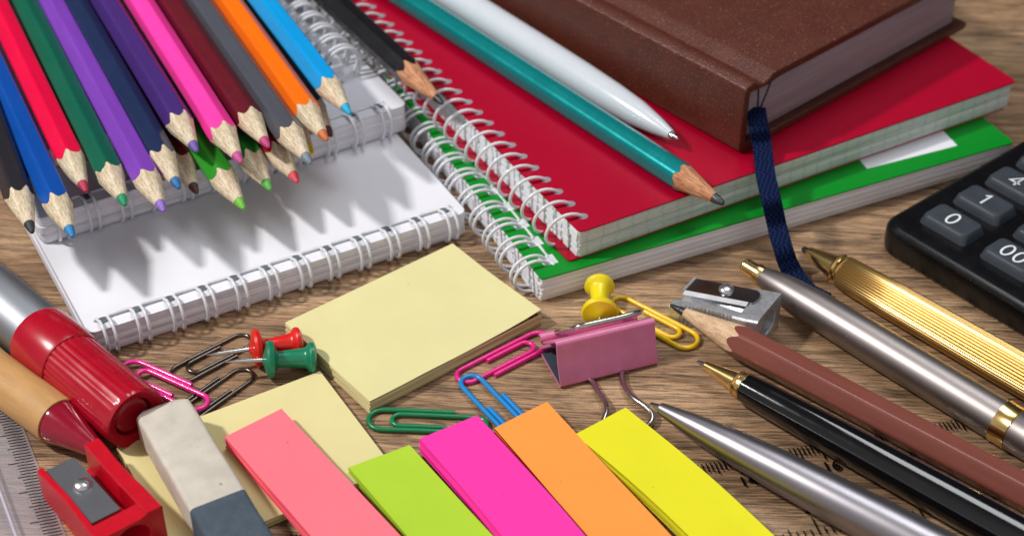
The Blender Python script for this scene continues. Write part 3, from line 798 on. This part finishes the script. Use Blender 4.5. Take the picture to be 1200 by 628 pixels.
# ------------------------------------------------------------------ sharpeners
def sharpener_body(t, L, Wd, sect, waist, mat, hole_r, hole_c, nst=24, end=19., rib_side=None):
    """loft of cross-sections along X, finished with a pierced end face"""
    b = MB(); rr = []
    for k in range(nst+1):
        x = L*k/nst
        s = sect(min(1., x/end), x)
        wv = 1-waist*math.sin(math.pi*min(1, x/(L*.86)))**2 if x < L*.86 else 1.
        ring = []
        for (y, z) in s:
            yy = y*wv
            if rib_side and abs(y) > Wd*.45 and z > .5 and y < 0 and 3 < x < 17: yy += .4*math.sin(x*6.0)
            ring.append((x, yy, z))
        rr.append(ring)
    b.rings(rr, True, True, False)
    out = rr[-1]; m = 28
    # resample the outline, bridge to the round hole, then line the cone
    per = [V(p) for p in out]; per.append(per[0]); lens = [(per[i+1]-per[i]).length for i in range(len(per)-1)]; tot = sum(lens)
    cy, cz = hole_c
    res = []
    for k in range(m):
        a = 2*math.pi*k/m; d = V((0, math.cos(a), math.sin(a))); best = 1e9
        c0 = V((L, cy, cz))
        for i in range(len(per)-1):
            p, q = per[i], per[i+1]; e_ = q-p
            den = d.y*e_.z-d.z*e_.y
            if abs(den) < 1e-9: continue
            u = ((p.y-cy)*e_.z-(p.z-cz)*e_.y)/den; v = ((p.y-cy)*d.z-(p.z-cz)*d.y)/den
            if u > 0 and -1e-6 <= v <= 1+1e-6: best = min(best, u)
        res.append(c0+d*best)
    def circ(x, r): return [(x, cy+r*math.cos(2*math.pi*k/m), cz+r*math.sin(2*math.pi*k/m)) for k in range(m)]
    b.rings([res, circ(L, hole_r+.25), circ(L-.2, hole_r), circ(L-6, hole_r*.8), circ(L-15, hole_r*.3)], True, False, True)
    return b.build('body', mat, t, 35)

# metal one: X from the thin end to the hole end
pa = at(799, 340, 5); pb = at(902.5, 360, 10.5)
pb.z = pa.z
MS = mtx((pa.x, pa.y, .05), pb-pa)
t = thing('pencil_sharpener', 'small silver metal wedge sharpener with screwed blade behind the brown pencil', 'sharpener', MS, None)
def sect_m(u, x):
    h = 5.0+5.6*u; g = 1. if x < 18.6 else 0.
    zt = h
    return [(-6.6, .0), (6.6, .0), (6.6, h-.3), (6.3, h), (0.2-.2*g, h), (-.1, h-3.4*g), (-3.6, h-3.8*g), (-4.0, h-.3*g), (-6.2, h-.3), (-6.6, h-.8)]
mg = surf('die_cast_metal', 'cfd1d6', .4, .8, .15, g3(900), .3, g3(1300), .0002)
LM = (pb-pa).length
sharpener_body(t, LM, 13.2, sect_m, .17, mg, 3.8, (0, 5.2), rib_side=True, end=LM, nst=110)
b = MB(); sl = math.atan2(5.6, LM)/.93
poly = [(1.2, -1.9), (17.5, -1.9)] + [(17.6+2.6*math.cos(R(a)), 1.5+3.4*math.sin(R(a))) for a in range(-80, 91, 17)] + [(1.2, 5.2)]
b.rings([[(x, max(y, -.6), 4.9+x*math.tan(sl*.93)) for x, y in poly], [(x, max(y, -.6), 5.6+x*math.tan(sl*.93)) for x, y in poly]])
bl = b.build('blade', metal('blade_steel', '8a8a8e', .2), t, 30)
b = MB(); b.add([(x_, y_, 4.9+dz_+x_*math.tan(sl*.93)) for x_, y_, dz_ in ((1.2, -1.93, .25), (18.6, -1.93, .25), (18.6, -.6, .73), (1.2, -.6, .73))], [(0, 1, 2, 3)])
b.build('ground_edge', surf('ground_steel', 'd8dade', .45, .5), bl, flat=True)
M_SCREW = metal('dull_screw_steel', 'd0d0d2', .32, False)
def screw(parent, x, y, z, r=2.0, mat=M_CHROME):
    b = MB()
    prof = [(0, r), (.35, r), (.75, r*.88), (1.05, r*.66), (1.22, r*.4), (1.3, .05)]
    rr = [[(x+q*math.cos(2*math.pi*k/24), y+q*math.sin(2*math.pi*k/24), z+hh) for k in range(24)] for hh, q in prof]
    b.rings(rr)
    sc = b.build('screw', mat, parent, 35)
    s = MB(); ca, sa = math.cos(.6), math.sin(.6)
    qq = [(-r*.75, -.22), (r*.75, -.22), (r*.75, .22), (-r*.75, .22)]
    s.add([(x+a*ca-b_*sa, y+a*sa+b_*ca, z+1.31) for a, b_ in qq], [(0, 1, 2, 3)])
    s.build('screw_slot', M_HOLE, sc, flat=True)
screw(t, 11.0, 2.6, 5.55+11.0*math.tan(sl*.93), 2.0, M_SCREW)

# red plastic one
pa = at(80, 532, 9.5)
MRS = mtx((pa.x, pa.y, .05), V((math.cos(R(-51.5)), math.sin(R(-51.5)), 0)))
t = thing('pencil_sharpener', 'red plastic sharpener with grey screwed blade beside the kraft pen', 'sharpener', MRS)
def sect_r(u, x):
    h = 9.2+2.2*u; g = 1. if x < 23 else 0.
    rail = h+.8
    base = h-1.5*g
    return [(-7.6, 0), (7.6, 0), (7.6, rail-.3), (7.3, rail), (4.2, rail), (3.9, rail-.4), (3.8, h-6.5*g), (.9, h-7*g), (.5, base), (-6.0, base+.02), (-6.2, h), (-7.3, h), (-7.6, h-.3)]
rp = plastic('red_sharpener_plastic', 'c00a22', .33, coat=.15, bump=.2, bs=g3(900))
sharpener_body(t, 29., 15.2, sect_r, .05, rp, 4.0, (0, 6.4), end=29., rib_side=False)
b = MB(); sl2 = 2.2/27
poly = [(.6, -5.8), (22.6, -5.8), (22.6, .9), (.6, .9)]
b.rings([[(x, y, 7.75+x*sl2) for x, y in poly], [(x, y, 8.45+x*sl2) for x, y in poly]]).build('blade', metal('grey_blade', '85878c', .5), t, 30)
screw(t, 10.5, -1.9, 8.4+10.5*sl2, 2.1, M_SCREW)

# ------------------------------------------------------------------ clear ruler under the pens
ra = at(872, 558, 0); rb = at(975, 540, 0)
dr = (rb-ra).normalized()
na = at(818, 546, 0)
MRU = mtx((na.x, na.y, .05), dr)
t = thing('clear_ruler', 'transparent plastic ruler with black centimetre marks lying beneath the pens', 'ruler', MRU)
x14 = (inv_ := MRU.inverted()) @ (at(868, 553, 0)*S); x14 = x14.x/S
X0 = x14-142; X1 = x14+64
b = MB(); b.rings([[(x, y, z) for x, y in rbox_poly(X0, X1, -27, .9, 1.5, 4)] for z in (0, .5)])
b.build('ruler_body', clear_mat('clear_plastic', (.97, .97, .97), .03), t, 30)
b = MB()
for k in range(0, 201):
    x = x14+(k-140)
    ln = 5.2 if k % 10 == 0 else (3.9 if k % 5 == 0 else 2.9)
    w_ = .16
    b.add([(x-w_, -ln, .52), (x+w_, -ln, .52), (x+w_, 0, .52), (x-w_, 0, .52)], [(0, 1, 2, 3)])
for k in range(0, 81):
    x = X1-3-k*25.4/16
    if x < X0+2: break
    ln = 5.5 if k % 16 == 0 else (4.2 if k % 8 == 0 else (3.2 if k % 4 == 0 else 2.2))
    b.add([(x-.16, -26.6, .52), (x+.16, -26.6, .52), (x+.16, -26.6+ln, .52), (x-.16, -26.6+ln, .52)], [(0, 1, 2, 3)])
for k in range(1, 21):
    add_text(b, str(k), 4.2, Matrix.Translation((x14+(k-14)*10+.4, -7.6, .52)), .004)
for k in range(1, 8):
    add_text(b, str(k), 4.2, Matrix.Translation((X1-3-k*25.4, -18.6, .52)) @ Matrix.Rotation(0, 4, 'Z'), .004)
b.build('scale_marks', M_INK, t, flat=True)

# clear set square in the near corner
pa = at(2, 472, 1.); pb = at(40, 570, 1.)
d = (pb-pa).normalized()
MSQ = mtx((pa.x, pa.y, .05), d)
t = thing('clear_ruler', 'transparent plastic ruler with fine black ticks beside the kraft pen and red sharpener', 'ruler', MSQ)
b = MB()
b.rings([[(-60, y0_, z_), (130, y0_, z_), (130, -70, z_), (-60, -70, z_)] for y0_, z_ in ((2.5, 0), (2.5, .5), (-6.0, 2.2))])
b.build('plate', clear_mat('clear_acrylic', (.95, .95, .98), .1, .16), t, 20)
b = MB()
for k in range(120):
    x = -58+k*1.0
    ln = 5.6 if k % 10 == 0 else 4.6 if k % 5 == 0 else 3.8
    z = lambda y: .5+(2.5-y)*.2+.03
    b.add([(x-.16, 2.0, z(2.0)), (x+.16, 2.0, z(2.0)), (x+.16, 2.0-ln, z(2.0-ln)), (x-.16, 2.0-ln, z(2.0-ln))], [(0, 1, 2, 3)])
b.build('tick_marks', M_INK, t, flat=True)
b = MB(); b.tube([(-60, -7.2, 2.3), (130, -7.2, 2.3)], .35, 8); b.tube([(-60, -12.5, 2.3), (130, -12.5, 2.3)], .3, 8)
b.build('raised_rim', surf('frosted_plastic', 'b9b6c4', .25, 0, .1), t, 40)

# ------------------------------------------------------------------ camera, lamps, world
cam = bpy.data.cameras.new('camera'); co = bpy.data.objects.new('camera', cam); C.objects.link(co)
co.location = CAMLOC*S; co.rotation_euler = (math.pi/2-PITCH, 0, 0)
cam.sensor_width = 36; cam.lens = FPX/1200*36; cam.clip_start = .01; cam.clip_end = 20
cam.dof.use_dof = True; cam.dof.focus_distance = .388; cam.dof.aperture_fstop = 16
bpy.context.scene.camera = co

def area(name, target, direction, dist, size, power, col, sy=None):
    l = bpy.data.lights.new(name, 'AREA'); l.size = size; l.energy = power; l.color = col
    if sy: l.shape = 'RECTANGLE'; l.size_y = sy
    o = bpy.data.objects.new(name, l); C.objects.link(o)
    d = V(direction).normalized(); p = V(target)*S-d*dist
    o.location = p; o.rotation_euler = d.to_track_quat('-Z', 'Y').to_euler()
    return o
area('key_softbox', (-40, 0, 10), (16.2, 1.0, -18.8), 1.1, .075, 10.3, (1., .97, .93))
area('top_softbox', (0, 0, 0), (-.15, -.28, -1.), .95, .42, 3.5, (.96, .98, 1.), .42)
w = bpy.data.worlds.new('World'); bpy.context.scene.world = w; w.use_nodes = True
nt = w.node_tree; bg = nt.nodes['Background']
tc = nt.nodes.new('ShaderNodeTexCoord'); sx = nt.nodes.new('ShaderNodeSeparateXYZ')
nt.links.new(tc.outputs['Generated'], sx.inputs['Vector'])
# a studio: pale in front of the table and overhead, dim behind it
fy = nt.nodes.new('ShaderNodeMath'); fy.operation = 'MULTIPLY_ADD'; fy.inputs[1].default_value = -.5; fy.inputs[2].default_value = .5
nt.links.new(sx.outputs['Y'], fy.inputs[0])
rp_ = nt.nodes.new('ShaderNodeValToRGB'); nt.links.new(fy.outputs[0], rp_.inputs['Fac'])
e = rp_.color_ramp.elements; e[0].position = .1; e[0].color = (.06, .06, .065, 1); e[1].position = .95; e[1].color = (1.15, 1.12, 1.1, 1)
m_ = e.new(.45); m_.color = (.24, .24, .26, 1)
nt.links.new(rp_.outputs['Color'], bg.inputs['Color']); bg.inputs['Strength'].default_value = .54
sc = bpy.context.scene
sc.view_settings.view_transform = 'Standard'; sc.view_settings.look = 'None'; sc.view_settings.exposure = 0
sc.cycles.max_bounces = 8; sc.cycles.transparent_max_bounces = 12
